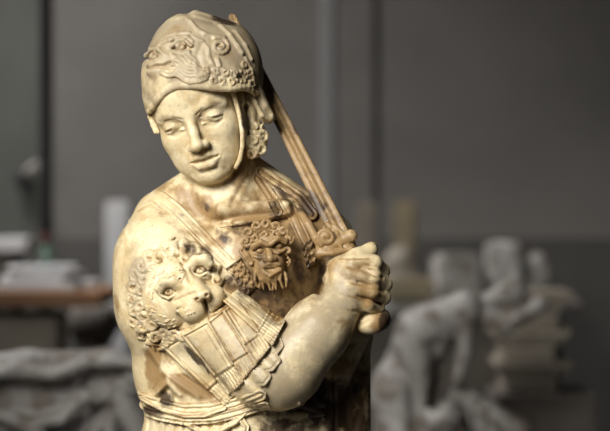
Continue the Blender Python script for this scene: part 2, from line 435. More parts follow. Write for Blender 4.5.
def poly2d(pts, rnd=0):
    P = np.array(pts, float)
    def fn(X, Y):
        d = np.full(np.broadcast(X, Y).shape, 1e9); ins = np.zeros(d.shape, bool)
        for i in range(len(P)):
            a, c = P[i], P[(i+1) % len(P)]; e_ = c-a
            t = np.clip(((X-a[0])*e_[0]+(Y-a[1])*e_[1])/(e_@e_), 0, 1)
            d = np.minimum(d, np.hypot(X-a[0]-t*e_[0], Y-a[1]-t*e_[1]))
            cr = ((a[1] > Y) != (c[1] > Y)) & (X < (c[0]-a[0])*(Y-a[1])/(c[1]-a[1]+1e-9)+a[0]); ins ^= cr
        # frame along first edge's midpoint to the opposite edge
        t0 = (P[0]+P[1])/2; t1 = (P[len(P)//2]+P[(len(P)//2+1) % len(P)])/2; u = (t1-t0)/np.hypot(*(t1-t0))
        T = (X-t0[0])*u[0]+(Y-t0[1])*u[1]; A = -(X-t0[0])*u[1]+(Y-t0[1])*u[0]
        return np.where(ins, -d, d)-rnd, T, A
    return fn, (P[:, 0].min()-4, P[:, 0].max()+4, P[:, 1].min()-4, P[:, 1].max()+4)
def hmap(xs, ys):
    z = np.nan_to_num(zf, nan=-60.)
    i = np.clip(np.searchsorted(bx_, xs)-1, 0, len(bx_)-2); j = np.clip(np.searchsorted(by_, ys)-1, 0, len(by_)-2)
    tx = ((xs-bx_[i])/(bx_[i+1]-bx_[i]))[:, None]; ty = ((ys-by_[j])/(by_[j+1]-by_[j]))[None]
    A = z[np.ix_(i, j)]; B_ = z[np.ix_(i+1, j)]; C_ = z[np.ix_(i, j+1)]; D_ = z[np.ix_(i+1, j+1)]
    return (A*(1-tx)+B_*tx)*(1-ty)+(C_*(1-tx)+D_*tx)*ty
def drape(name, parent, shape, th, fn=None, back=7, hh=.75, smooth=2, **kw):
    f2, (x0, x1, y0, y1) = shape
    xs = np.arange(x0-2, x1+2, hh).astype(F); ys = np.arange(y0-2, y1+2, hh).astype(F)
    H = hmap(xs, ys)
    for _ in range(smooth):
        H = (np.pad(H, 1, mode='edge')); H = (H[:-2, 1:-1]+H[2:, 1:-1]+H[1:-1, :-2]+H[1:-1, 2:]+H[1:-1, 1:-1])/5
    d2, T, A = f2(xs[:, None], ys[None])
    top = H+th+(fn(T, A, xs[:, None], ys[None], d2) if fn else 0)
    inn = d2 < 3
    zs_ = np.arange(max(H[inn].min()-back-4, -95), top[inn].max()+5, hh).astype(F)
    gx, gy = np.gradient(H, hh); g = 1/np.sqrt(1+np.minimum(gx**2+gy**2, 9))
    f = Field(xs, ys, zs_)
    Z = zs_[None, None]
    a = (Z-top[:, :, None])*g[:, :, None]; c = (H[:, :, None]-back-Z)*g[:, :, None]; d = d2[:, :, None]
    k = 2.
    q = np.maximum(a, d); hq = np.maximum(k-np.abs(a-d), 0)/k; q = q+hq*hq*k*.25
    f.D = np.maximum(q, c).astype(F)
    return finish(f, name, parent, **kw), f
def spiral(cx, cy, r, turns=1.4, a0=0., dirn=1, n=10, zf_=None, dz=0):
    out = []
    for i in range(n+1):
        t = i/n; a = a0+dirn*turns*2*pi*t; rr = r*(1-.82*t)
        x, y = cx+rr*cos(a), cy+rr*sin(a); out.append((x, y, (zf_ or zs)(x, y)+dz+1.6*t))
    return out
def fz(f):
    z = f.front(); xs, ys = f.ax[0], f.ax[1]
    def g(x, y, dflt=0.):
        i = int(np.clip(np.searchsorted(xs, x), 0, len(xs)-1)); j = int(np.clip(np.searchsorted(ys, y), 0, len(ys)-1))
        v = z[i, j]; return dflt if np.isnan(v) else float(v)
    return g

def curl(f, x, y, r, a0, dd, zfn, dz=0., k=.7):
    n = 10; P = []
    for i in range(n+1):
        t = i/n; a = a0+dd*t*2*pi*1.08; rr = r*(.95-.62*t)
        P.append((x+rr*cos(a), y+rr*sin(a), zfn(x+rr*cos(a), y+rr*sin(a))+dz+2.2*t*r/7))
    w = r*.27+.45
    for i in range(n):
        ra = w*(1-.35*abs(2*i/n-1)**2); rb = w*(1-.35*abs(2*(i+1)/n-1)**2)
        f.cap(P[i], P[i+1], ra, rb, k)
    # comma tail leaving the curl
    a = a0-dd*.5; t_ = (x+r*1.5*cos(a), y+r*1.5*sin(a)); f.cap(P[0], (t_[0], t_[1], zfn(*t_)+dz-1), w*.85, w*.4, k)
    for q in (2, 5): f.stroke([(P[q][0], P[q][1]), (P[q+2][0], P[q+2][1])], .7, .5)

#==HELMET
hm = Field(axis(132, 284, .8), axis(2, 152, .8), axis(-74, 92, .9))
hm.ell((204, 82, 6), (58, 62, 62), k=5)
hm.cap((164, 74, 18), (164, 106, 22), 19, 18, k=8)
hm.ell((190, 60, 14), (40, 46, 46), k=12)
hm.ell((173, 78, 30), (28, 34, 26), k=10)
hm.ell((226, 66, -4), (34, 44, 50), k=12)
hm.cap((182, 34, 0), (232, 40, -14), 19, 16, k=8)
hm.tube([(161, 99, 36), (166, 90, 42), (176, 82, 49), (200, 80, 53), (226, 82, 48)], 15, k=8)
hm.tube([(196, 14, 2), (214, 21, 2), (232, 32, 0), (246, 48, -2), (257, 70, -4)], 4, k=4)
hm.sub_face = None
BX = np.array([130, 141, 148, 154, 160, 169, 180, 199, 217, 233, 246, 254, 262, 270, 290.]); BY = np.array([120, 119, 118.5, 114, 106, 97, 92.5, 91.5, 94, 94, 92, 95, 104, 112, 114.])
def cutfn(X, Y, Z):
    br = np.interp(X.ravel(), BX, BY).reshape(X.shape)
    return (Y-(br+np.maximum(-Z-4, 0)*.45))*F(.8)
hm.op(cutfn, (100, 0, -100), (300, 200, 100), 0, 'and')
hz = fz(hm)
rim = [(x, float(np.interp(x, BX, BY))-2.2) for x in range(152, 262, 4)]
hm.tube([(x, y, hz(x, y-2, 10)-.8) for x, y in rim], 2.6, k=3)
# hollow it over the head
hm.ell((200, 112, 4), (43, 58, 54), k=0, mode='sub')
hm.cap((196, 16, 22), (216, 22, 20), 4, 4, k=3); hm.stroke([(184, 14), (196, 21), (214, 26)], 2.5, 1.5, 0)
# neck guard volute on the viewer's right
hm.cap((255, 92, 20), (262, 108, 16), 7, 6, k=4); hm.cap((262, 108, 16), (270, 119, 10), 6, 4.5, k=3)
hm.tube([(250, 94, 26), (256, 104, 26), (262, 116, 22), (270, 120, 14)], 2.6, k=2)
hm.cap((254, 116, 14), (268, 120, 8), 4, 4, k=3)
hm.cap((256, 96, 12), (268, 116, 10), 9, 5.5, k=4); hm.stroke([(258, 98), (264, 108), (270, 115)], 2, 1.8, 5)
# grotesque face worked on the front
hz = fz(hm)
def hs(pts, r, amp): hm.stroke(pts, r, amp, -5)
def hr(pts, r, dz=0, k=2): hm.tube([(p[0], p[1], hz(*p[:2])+dz) for p in pts], r, k=k)
hm.ell((165, 64, hz(165, 64)-1), (9, 8, 6), k=5)                     # snout between the eyes
hm.ell((160, 74, hz(160, 74)-2), (11, 7, 6), k=5)
for cx, cy in ((157, 59), (184, 51)):
    hs([(cx-6, cy+1), (cx, cy-1), (cx+6, cy+1)], 5, 4)
    hm.ell((cx, cy, hz(cx, cy)-2.2), (5, 3.8, 3.4), k=1)
    hr([(cx-9, cy-1), (cx-4, cy-7), (cx+4, cy-7.5), (cx+10, cy-1)], 2.3, .8, 3)
    hs([(cx-8, cy-5), (cx-3, cy-9), (cx+5, cy-9), (cx+10, cy-4)], 1.4, 1.5)
    hr([(cx-7, cy+5), (cx, cy+8), (cx+8, cy+5)], 1.8, .3, 3)
    hm.stroke([(cx, cy), (cx+.3, cy)], 1.2, 2.2, 0)
hr([(162, 50), (166, 46), (172, 44), (180, 42), (190, 42), (195, 46)], 1.8)
hr([(160, 46), (168, 40), (180, 37), (192, 37)], 1.3)
hs([(152, 72), (160, 70), (168, 70), (174, 67)], 1.8, 2.6)
hr([(150, 68), (158, 65), (168, 65)], 1.5); hr([(151, 76), (160, 75), (172, 75)], 1.6)
for i in range(8):                                                  # wavy beard locks
    x0 = 165+i*3.6; y0 = 77-i*2.9
    pts = []
    for j in range(9):
        t = j/8; pts.append((x0+t*(38-i*2.4)+1.2*sin(t*9+i), y0+t*(11+i*1.3)+1.9*sin(t*11+i*.9)))
    hr(pts, 1.7, .5, .6)
for x, y, r_, a0 in ((207, 80, 4.4, 0), (216, 84, 4, 2), (225, 85, 4, 1), (233, 86, 4, 3), (235, 77, 3.5, 0), (251, 76, 4, 1), (252, 86, 4, 2), (228, 76, 4, 4), (219, 75, 4, 0), (246, 68, 3.8, 0), (212, 73, 3.6, 2)):
    curl(hm, x, y, r_, a0, 1 if int(x) % 2 else -1, hz, 0)
for j in range(8):
    a = j*pi/4; x, y = 242+5.2*cos(a), 80+5.2*sin(a); hm.sph((x, y, hz(x, y)), 2.1, k=1)
hm.stroke([(242, 80), (242.3, 80)], 1.5, 3, 0)
hm.tube(spiral(222, 51, 9.5, 1.7, -2.2, 1, 22, hz, .2), 1.9, k=1.2)   # big scroll
hr([(194, 27), (200, 34), (207, 38), (216, 41), (226, 41)], 2.0); hr([(197, 42), (205, 46), (211, 53), (212, 62), (216, 70)], 1.5)
hr([(222, 29), (231, 38), (239, 50), (243, 56)], 2.6); hr([(236, 34), (246, 48), (252, 62)], 2.2); hr([(247, 62), (252, 72), (254, 82)], 1.8)
hr([(220, 64), (222, 70)], 2.2); hr([(192, 26), (189, 24)], 3)
hs([(205, 48), (200, 60), (204, 72)], 3, 1.2)
for i in range(0, 8, 2): LINES.append(([(168+i*3.6, 78-i*2.9), (186+i*3, 84-i*2), (204, 88-i)], 1.0, .5))
for x, y in ((184, 51), (155, 59)): LINES.append(([(x-5, y+3), (x, y-4), (x+6, y+1)], 1.6, .6))
for x, y in ((207, 80), (216, 84), (225, 85), (233, 86), (228, 76), (242, 80), (251, 76), (222, 51)): LINES.append(([(x-1, y), (x+1, y)], 1.8, .6))
helmet = finish(hm, 'helmet', statue, add=(.30, 0, .24))
#==HAIR
hf = Field(axis(144, 276, .8), axis(84, 166, .8), axis(-30, 60, .9))
for i in range(5):
    x = 237+i*4.2
    hf.tube([(x, 92, 36-i*5), (x+2.5+.6*sin(i), 106, 36-i*5), (x+3, 120+2*(i % 2), 33-i*5), (x+1+i*.8, 134, 28-i*4), (x+.5+i, 146-i, 22-i*3)], 2.7, k=1.3)
hf.ell((256, 140, 6), (12, 18, 13), k=3)
hf.ell((249, 112, 10), (9, 26, 16), k=3)
for x, y, r_, a0, dd in ((255, 128, 6.5, 0, 1), (262, 136, 6.5, 2, -1), (254, 142, 6.5, 1, 1), (261, 149, 6, 3, -1), (252, 154, 5, 0, 1)):
    curl(hf, x, y, r_, a0, dd, lambda p, q: 19-abs(p-256)*.7)
hf.stroke([(247, 108), (249, 120), (247, 134)], 2.6, 6, -50)
finish(hf, 'hair', statue, add=(.12, 0, 0))
hl = Field(axis(142, 170, .7), axis(100, 146, .8), axis(0, 50, .8))
for dx in (0, 2.6): hl.tube([(150+dx, 108, 20), (151+dx, 118, 21), (154+dx, 126, 22), (157+dx, 133, 24)], 1.9, k=1.2)
finish(hl, 'lock_of_hair', statue)
cs = Field(axis(226, 252, .7), axis(84, 174, .8), axis(0, 70, .8))
cpts = [(233, 91), (237, 103), (241, 118), (243.5, 134), (243.5, 148), (241, 160), (237, 168)]
zz = [zs(p[0]-4, p[1])+2 for p in cpts]; zz[0] = max(zz[0], 44)
cs.tube([(p[0], p[1], z) for p, z in zip(cpts, zz)], 2.3, k=1)
finish(cs, 'chin_strap', statue)

#==SWORD
A0 = np.array([228, 12, -72.]); A1 = np.array([344, 244, 36.]); u_ = (A1-A0)/np.linalg.norm(A1-A0)
v_ = np.array([.87, -.45, .1]); v_ -= (v_@u_)*u_; v_ /= np.linalg.norm(v_); n_ = np.cross(u_, v_); n_ *= np.sign(n_[2])
LS = np.linalg.norm(A1-A0)
sw = Field(axis(205, 366, 1), axis(0, 262, 1), axis(-92, 60, 1))
def blade(X, Y, Z):
    x, y, z = X-F(A0[0]), Y-F(A0[1]), Z-F(A0[2])
    t = x*u_[0]+y*u_[1]+z*u_[2]; s_ = x*v_[0]+y*v_[1]+z*v_[2]; w_ = x*n_[0]+y*n_[1]+z*n_[2]
    hw = 6.4+3.4*np.clip(t/LS, 0, 1)
    th = 4.6-2.2*np.abs(s_)/hw+.9*np.exp(-(s_/1.8)**2)-.8*np.exp(-((np.abs(s_)-4)/1.2)**2)
    d = np.maximum(np.abs(s_)-hw, (np.abs(w_)-th)*.9)
    return np.maximum(d, np.maximum(-t-3*np.sin(s_*.5), t-LS)).astype(F)
sw.op(blade, (205, 0, -92), (366, 262, 60), 0, 'add')
sword = finish(sw, 'sword', statue, add=(.85, .36, 0), mul=(0, 1, 0))
g = Field(axis(296, 372, .8), axis(206, 272, .8), axis(10, 78, .8))
gc = np.array([336, 243, 44.])
g.cap(gc-v_*19+np.array([0, 0, 2]), gc+v_*16, 6.5, 6.5, k=3)
g.tube([(300, 212, 22), (308, 224, 34), (316, 238, 42), (322, 248, 46)], 4, k=3)
g.tube(spiral(326, 237, 9, 1.6, 2.2, 1, 22, lambda x, y: 50, 0), 2.3, k=1.5)
g.tube([(334, 226, 44), (341, 234, 47), (347, 244, 47)], 3, k=1.5); g.tube([(327, 224, 42), (336, 234, 49), (341, 245, 50)], 2.6, k=1.5)
g.tube([(318, 253, 48), (332, 252, 52), (350, 248, 49)], 2.8, k=1.5)
g.stroke([(331, 228), (338, 240), (343, 246)], 1.4, 1.6, 30)
finish(g, 'crossguard', sword, add=(.34, .08, 0))
p_ = Field(axis(330, 400, .8), axis(236, 345, .8), axis(16, 72, .8))
p_.cap((346, 248, 42), (372, 306, 44), 9, 8.5, k=2)
finish(p_, 'grip', sword, add=(.4, 0, 0))
p_ = Field(axis(345, 402, .8), axis(292, 345, .8), axis(16, 80, .8))
p_.ell((374, 319, 48), (13, 11, 14), k=3); p_.ell((368, 323, 52), (13, 9, 11), k=4); p_.ell((382, 317, 44), (7, 10, 9), k=2)
p_.stroke([(358, 322), (370, 314), (384, 306)], 1.6, 1.4)
finish(p_, 'pommel', sword, add=(.1, 0, 0))

#==STRAPS
def strapfn(T, A, X, Y, d2): return -1.1*np.exp(-((np.abs(A)-3.4)/.9)**2)
sl, _ = drape('shoulder_strap', statue, path2d([(158, 196), (166, 201), (178, 210), (200, 232), (222, 254), (236, 268)], 6.8, 6), 4.5, strapfn)
def tass(T, A, X, Y, d2): return 1.9*np.sin(T*.9+1.1*np.sin(A*.8+1))*np.cos(A*.75+.5*np.sin(T*.7))-.5
drape('tassel', sl, poly2d([(229, 266), (242, 257), (259, 283), (247, 296)]), 6.5, tass, add=(.2, 0, 0))
drape('tassel_band', sl, path2d([(228, 266), (241, 257)], 1.8), 9)
sr, _ = drape('shoulder_strap', statue, path2d([(268, 176), (284, 198), (296, 220), (306, 242)], 7, 6.2), 4.5, strapfn)
drape('tassel', sr, poly2d([(300, 243), (312, 238), (317, 262), (307, 268)]), 6, tass, add=(.25, .1, 0))
drape('collar_hem', statue, path2d([(222, 225), (240, 223), (262, 221), (288, 214)], 2.6), 2.6)
drape('cloak_fold', statue, path2d([(126, 222), (138, 207), (152, 202), (168, 209), (188, 226)], 2.4), 2.6)
drape('cloak_fold', statue, path2d([(262, 172), (280, 184), (300, 198), (312, 214)], 6), 5, lambda T, A, X, Y, d: 1.5*np.cos(A*1.2), add=(.3, .1, 0))
drape('cloak_fold', statue, path2d([(258, 178), (270, 196), (278, 212)], 5), 3, lambda T, A, X, Y, d: 1.2*np.cos(A*1.3), add=(.3, .05, 0))

#==CHEST MASK
z0 = zs(268, 256)
gm = Field(axis(236, 300, .7), axis(214, 298, .7), axis(z0-14, z0+26, .7))
gm.ell((268, 257, z0+1), (19, 27, 10), k=4); gm.ell((270, 268, z0+5), (12, 14, 9), k=4)
for cx, cy in ((261, 250), (279, 245)):
    gm.ell((cx, cy, z0+11), (6, 4.8, 5), k=2, mode='sub'); gm.ell((cx, cy, z0+6.5), (4, 3.2, 3.6), k=1)
    gm.tube([(cx-7, cy-2, z0+9), (cx, cy-6.5, z0+11), (cx+7, cy-3, z0+9)], 1.9, k=1.5)
    gm.tube([(cx-6, cy+5, z0+9), (cx, cy+7, z0+11), (cx+6, cy+4, z0+10)], 1.5, k=1.5)
gm.cap((269, 247, z0+9), (271, 257, z0+15), 2.6, 4, k=2)
for q in (-1, 1): gm.sph((271+q*4, 258-q, z0+13), 2.8, k=1.5)
gm.ell((271, 268, z0+16), (8.5, 4, 6), k=1.2, mode='sub')
gm.tube([(262, 266, z0+10), (270, 262, z0+14), (280, 263, z0+11)], 1.8, k=1); gm.tube([(262, 268, z0+9), (271, 274, z0+14), (281, 268, z0+11)], 1.9, k=1)
gm.tube([(254, 245, z0+10), (262, 241, z0+13), (268, 244, z0+13)], 2.6, k=2); gm.tube([(272, 243, z0+13), (279, 237, z0+13), (286, 240, z0+10)], 2.6, k=2)
gmz = fz(gm)
for i in range(7): gm.sph((266+i*1.8, 266-.2*i, z0+12.5), .9, k=0)
for x, y, r_, a0, dd in ((247, 241, 5.5, 0, 1), (250, 232, 5.5, 1, 1), (258, 226, 5, 2, 1), (267, 224, 5, 0, -1), (276, 226, 5, 2, -1), (284, 231, 5, 1, -1), (289, 239, 4.5, 0, 1), (256, 237, 4, 3, -1), (266, 234, 4, 1, 1), (276, 235, 4, 0, -1), (288, 250, 4, 2, 1), (287, 260, 4, 1, -1)):
    curl(gm, x, y, r_, a0, dd, lambda p, q: z0+6)
gm.tube([(243, 250, z0+5), (248, 255, z0+8), (253, 262, z0+7)], 3.2, k=1.5); gm.stroke([(244, 250), (252, 261)], 1.2, 2.5)
for i in range(8):
    x = 256+i*4.2
    gm.tube([(x, 270+(3 if 1 < i < 6 else 0), z0+8), (x+1.5*sin(i*2), 278, z0+8), (x+1.5*cos(i*2)+1, 285+3*sin(i*.45), z0+5)], 1.9, k=1, r1=1.1)
gm.stroke([(256, 262), (254, 272)], 2, 1.5); gm.stroke([(285, 256), (286, 270)], 2, 1.5)
finish(gm, 'chest_mask', statue, add=(.3, .12, 0), mul=(.6, .5, 1))

#==SLEEVE
def ribs(T, A, X, Y, d2):
    return -1.6*np.exp(-((d2+3.6)/.8)**2)+.7*np.exp(-((d2+1.6)/1.1)**2)
def fringe(T0):
    def fn(T, A, X, Y, d2):
        w_ = 1/(1+np.exp(-(T-T0)*1.5))
        return (1-w_)*ribs(T, A, X, Y, d2)+w_*(1.2*np.sin(A*1.9+.5*np.sin(T*.8)))-1.8*np.exp(-((T-T0)/1.0)**2)+1.2*np.exp(-((T-T0+3)/1.4)**2)
    return fn
hem = [(184, 334), (236, 296), (262, 320), (281, 332), (284, 338), (277, 346), (282, 353), (276, 361), (269, 363), (273, 371), (267, 379), (259, 379), (262, 388), (255, 395), (246, 394), (246, 402), (237, 406), (228, 402)]
hc = np.mean(hem, 0); hem = [tuple(hc+(np.array(p)-hc)*(1-3.4/np.hypot(*(np.array(p)-hc)))) for p in hem]
drape('sleeve_hem', statue, poly2d(hem, 3.4), 4.0, lambda T, A, X, Y, d: 1.3*np.sin(A*.42+.4*np.sin(T*.1))-1.0*np.exp(-((d+3)/.9)**2), mul=(.5, .5, 1))
st = [([(164, 345), (187, 331), (237, 391), (226, 402)], 6.5, 60), ([(184, 332), (212, 316), (246, 375), (230, 391)], 10.5, 52),
      ([(208, 320), (228, 304), (260, 357), (244, 375)], 7.5, 48), ([(225, 307), (240, 298), (272, 341), (259, 357)], 11.5, 40)]
for pts, th, T0 in st:
    drape('sleeve_strap', statue, poly2d(pts, .3), th, fringe(T0), mul=(.6, 1, 1), smooth=5)
up, _ = drape('sleeve_strap', statue, poly2d([(226, 298), (240, 287), (271, 308), (259, 328)], .3), 14, lambda T, A, X, Y, d: -1.4*np.exp(-((np.abs(A)-5.5)/.9)**2)-1.2*np.exp(-(A/.9)**2), mul=(.6, 1, 1))
drape('fringe', up, poly2d([(258, 327), (269, 308), (286, 317), (274, 340)], .3), 15, lambda T, A, X, Y, d: 1.0*np.sin(A*2.2)-1.6*np.exp(-((T-3.5)/.9)**2)-1.2*np.exp(-((T-9)/.8)**2))

#==LION MASK
lz = zs(180, 292)
lm = Field(axis(122, 240, .75), axis(234, 346, .75), axis(lz-34, lz+48, .8))
def lp(x, y, dz): return (x, y, min(zs(x, y)+dz, 200))
lm.ell(lp(176, 292, -4), (30, 34, 16), k=6)
lm.ell(lp(190, 288, 2), (22, 18, 15), ((.75, .66, 0), (-.66, .75, 0), (0, 0, 1)), k=10)
lm.cap(lp(186, 274, 6), lp(203, 290, 16), 8, 9, k=7)                    # nose bridge
lm.ell(lp(196, 305, 9), (15, 14, 12), k=8); lm.ell(lp(217, 294, 7), (11, 12, 9), k=8); lm.ell(lp(206, 316, 2), (16, 9, 8), ((.9, -.43, 0), (.43, .9, 0), (0, 0, 1)), k=5)   # muzzle cushions
lm.ell(lp(206, 293, 18), (8, 5.5, 6), ((.93, -.37, 0), (.37, .93, 0), (0, 0, 1)), k=3)                          # nose
for x, y in ((203, 300), (212, 296)): lm.ell(lp(x, y, 24), (1.8, 2.4, 4), k=1, mode='sub')
zN = fz(lm)(206, 292)
lm.ell((206, 292, zN-1), (8.5, 5.2, 4.5), ((.93, -.37, 0), (.37, .93, 0), (0, 0, 1)), k=1.2)
for x, y in ((201.5, 296), (211, 292)): lm.ell((x, y, zN+2), (2.4, 2, 3.5), k=.8, mode='sub')
lm.stroke([(208, 297), (211, 308), (214, 316)], 1.5, 5)
lm.stroke([(186, 262), (191, 272), (195, 280)], 2.2, 2.5); lm.stroke([(193, 258), (196, 268)], 1.8, 2.2)
lm.stroke([(180, 298), (190, 294), (199, 290)], 2, 1.6); lm.stroke([(183, 306), (190, 302)], 1.6, 1.4)
lm.stroke([(178, 326), (190, 323), (202, 319), (211, 312), (222, 308), (230, 300)], 2, 3)
lm.stroke([(186, 300), (184, 312), (186, 322)], 3, 1.5)
for i in range(9): lm.sph(lp(188+3.2*(i % 3)+2*(i//3), 303+4*(i//3)-1.2*(i % 3), 21.5-.6*(i % 3)), .9, k=.6)
for cx, cy, a in ((173, 289, .3), (203, 268, .5)):
    z = zs(cx, cy)+(13 if cx < 190 else 12)
    lzz = fz(lm)(cx, cy, z)
    lm.stroke([(cx-4, cy+1), (cx+4, cy-1)], 5.5, 5)
    lm.sph((cx, cy, lzz-6), 5.6, k=.8)
    lm.tube([(cx-8, cy+2, lzz-1), (cx-4, cy-5, lzz+1), (cx+3, cy-6, lzz+1), (cx+8, cy-1, lzz-1)], 1.7, k=1.5)
    lm.tube([(cx-7, cy+4, lzz-1), (cx, cy+6.5, lzz+.5), (cx+7, cy+3, lzz)], 1.5, k=1.5)
    lm.tube([(cx-11, cy-3, lzz), (cx-5, cy-10, lzz+2), (cx+5, cy-11, lzz+3), (cx+10, cy-6, lzz+2)], 3.2, k=5)
    lm.stroke([(cx, cy), (cx+.5, cy)], 1.3, 2.5)
lzf = fz(lm)
lion = finish(lm, 'lion_mask', statue, mul=(.8, .6, 1))
mn = Field(axis(118, 244, .75), axis(232, 350, .75), axis(lz-40, lz+44, .8))
cur = [(184, 247, 9, 0), (196, 251, 8, 1), (172, 249, 8.5, 2), (206, 258, 7, .5), (163, 257, 8, 3), (214, 268, 6, 1), (153, 256, 7, 1), (146, 265, 7.5, 2), (157, 267, 6.5, 0), (140, 274, 6.5, 3),
       (149, 278, 6.5, 1), (137, 285, 6.5, 0), (146, 290, 6.5, 2), (136, 297, 6, 1), (144, 303, 6.5, 3), (153, 297, 5, 0), (138, 309, 6, 2), (147, 314, 6.5, 1), (156, 310, 5.5, 0), (146, 325, 6.5, 2),
       (156, 322, 6.5, 3), (166, 318, 5.5, 1), (158, 333, 6, 0), (168, 330, 6, 2), (177, 333, 6, 1), (187, 334, 5, 2), (176, 262, 6, 1), (188, 258, 5.5, 3), (162, 276, 4.5, 0), (219, 279, 5, 2), (170, 340, 5, 1)]
for x, y, r_, a0 in cur: LINES.append(([(x-1.5, y), (x+1.5, y+1)], 2.0, .62))
for i, (x, y, r_, a0) in enumerate(cur):
    dd = 1 if i % 2 else -1
    base = zs(x, y); r_ *= 1.08
    mn.ell((x, y, base), (r_*1.0, r_*1.0, 6), k=4)
    curl(mn, x, y, r_, a0*1.3+i, dd, zs, 4.2)
for x, y, a in ((133, 302, 70), (135, 316, 60), (141, 328, 50), (151, 338, 35), (163, 343, 20), (176, 344, 10)):
    ux, uy = cos(R(a)), sin(R(a)); 
    for o in (-2.6, 0, 2.6):
        pts = [(x-uy*o+ux*t*11-uy*2.2*sin(t*5+o+x), y+ux*o+uy*t*11+ux*2.2*sin(t*5+o+x)) for t in (0, .25, .5, .75, 1)]
        mn.tube([(p[0], p[1], zs(*p)+1.6) for p in pts], 1.9, k=1, r1=.9)
for i in range(60):
    a = random.uniform(1.6, 4.9); rr = random.uniform(18, 27); x, y = 180+rr*1.1*cos(a), 296+rr*sin(a)*1.1
    zl = lzf(x, y, -99)
    if zl > -90: mn.cap((x, y, zl-.5), (x+2.5*cos(a+1), y+2.5*sin(a+1), zl-.3), 1.3, .8, k=.6)
finish(mn, 'mane', lion, add=(.06, 0, .1), mul=(.8, 1.2, 1))

#==SASH
def fold(T, A, X, Y, d2): return 1.2*np.sin(A*1.3+.7*np.sin(T*.06))
drape('sash', statue, path2d([(141, 397), (160, 402), (185, 407), (212, 405), (238, 399), (262, 388)], 6.5), 5, fold)
drape('sash', statue, path2d([(141, 409), (160, 413), (186, 416), (214, 414), (240, 408), (266, 400)], 5.5), 6.5, fold)
drape('sash', statue, path2d([(143, 398), (162, 407), (186, 412), (206, 411), (226, 404)], 3.2, 2.4), 9, fold)
drape('hanging_fold', statue, path2d([(186, 419), (202, 427), (220, 427), (236, 418), (246, 408)], 3), 6, fold)
drape('hanging_fold', statue, path2d([(240, 412), (247, 422), (244, 440)], 3.5), 5, fold)
b2 = Field(axis(256, 330, .8), axis(378, 428, .8), axis(-20, 90, .9))
for i, pts in enumerate(([(262, 403), (268, 400), (276, 404)], [(268, 408), (275, 403), (284, 405)], [(296, 396), (310, 394), (322, 400)], [(294, 401), (308, 404), (320, 408)], [(298, 409), (310, 412), (322, 410)])):
    b2.tube([(x, y, (48 if x < 290 else 33)-.25*abs(y-400)) for x, y in pts], 3.8, k=2)
b2.cap((262, 402, 44), (322, 402, 30), 4, 4, k=3)
finish(b2, 'knotted_tail', statue, add=(.4, .35, 0))
#==END STATUE
# ================================================================== THE HALL
CAMY = -3.66; FPX = 135/36*610
def at(px, py, Y): k = (Y-CAMY)/FPX; return ((px-305)*k, Y, CAMZ+(215.5-py)*k)
def hall_mat(name, c1, c2, scale, bump=.3, rough=.85, c3=None, metal=0):
    m, nt, p = newmat(name)
    col = mixc(nt, maprange(nt, noise(nt, scale, 6, .6, .3), .3, .7, 0, 1), c1, c2)
    if c3: col = mixc(nt, maprange(nt, noise(nt, scale*3.1, 5), .48, .6, 0, .8), col, c3)
    nt.links.new(col, p.inputs['Base Color']); p.inputs['Roughness'].default_value = rough; p.inputs['Metallic'].default_value = metal
    b_ = N(nt, 'ShaderNodeBump', Strength=bump, Distance=.01); nt.links.new(noise(nt, scale*9, 5), b_.inputs['Height']); nt.links.new(b_.outputs[0], p.inputs['Normal'])
    return m
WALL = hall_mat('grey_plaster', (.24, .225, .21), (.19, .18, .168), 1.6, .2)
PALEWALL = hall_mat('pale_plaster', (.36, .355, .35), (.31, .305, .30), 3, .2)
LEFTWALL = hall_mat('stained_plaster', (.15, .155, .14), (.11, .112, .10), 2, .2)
FLOORM = hall_mat('concrete', (.2, .19, .18), (.13, .125, .12), 2)
GREYM = hall_mat('grey_marble', (.40, .385, .37), (.22, .205, .19), 5, .5, .6, (.13, .105, .08))
DARKM = hall_mat('weathered_stone', (.15, .13, .11), (.09, .078, .066), 5, .5, .8)
PALEM = hall_mat('pale_stone', (.50, .49, .475), (.34, .33, .31), 6, .4, .7, (.24, .20, .16))
WARMM = hall_mat('warm_stone', (.34, .28, .18), (.25, .21, .14), 6, .4, .7)
BEIGEM = hall_mat('beige_stone', (.33, .29, .235), (.22, .19, .155), 6, .4, .7)
WHITEM = hall_mat('white_plaster', (.72, .72, .72), (.6, .6, .61), 8, .3, .7)
WOODM = hall_mat('brown_wood', (.36, .19, .09), (.24, .12, .06), 5, .2, .6)
STEELM = hall_mat('dark_steel', (.025, .025, .027), (.015, .015, .016), 9, .1, .5)
REDM = hall_mat('red_paint', (.16, .03, .025), (.12, .02, .02), 9, .1, .5)
GREENM = hall_mat('green_paint', (.02, .07, .035), (.015, .05, .025), 9, .1, .5)

import bmesh
def boxes(name, L, mat, parent=None, bev=.006, rot=0, origin=None):
    bm = bmesh.new()
    for c, d in L:
        r = bmesh.ops.create_cube(bm, size=1)
        for v in r['verts']: v.co.x = v.co.x*d[0]+c[0]; v.co.y = v.co.y*d[1]+c[1]; v.co.z = v.co.z*d[2]+c[2]
    if bev: bmesh.ops.bevel(bm, geom=bm.edges[:], offset=bev, segments=2, affect='EDGES')
    if rot and origin is not None:
        from mathutils import Matrix, Vector as V_
        bmesh.ops.rotate(bm, verts=bm.verts[:], cent=V_(origin), matrix=Matrix.Rotation(rot, 3, 'Z'))
    me = bpy.data.meshes.new(name); bm.to_mesh(me); bm.free(); me.materials.append(mat)
    o = bpy.data.objects.new(name, me); C.objects.link(o)
    if parent: o.parent = parent; o.matrix_parent_inverse = parent.matrix_world.inverted()
    return o
def struct(o): o['kind'] = 'structure'; return o
XL, XR, YB, YF, H = -2.5, 4.2, 3.6, -6.0, 4.6
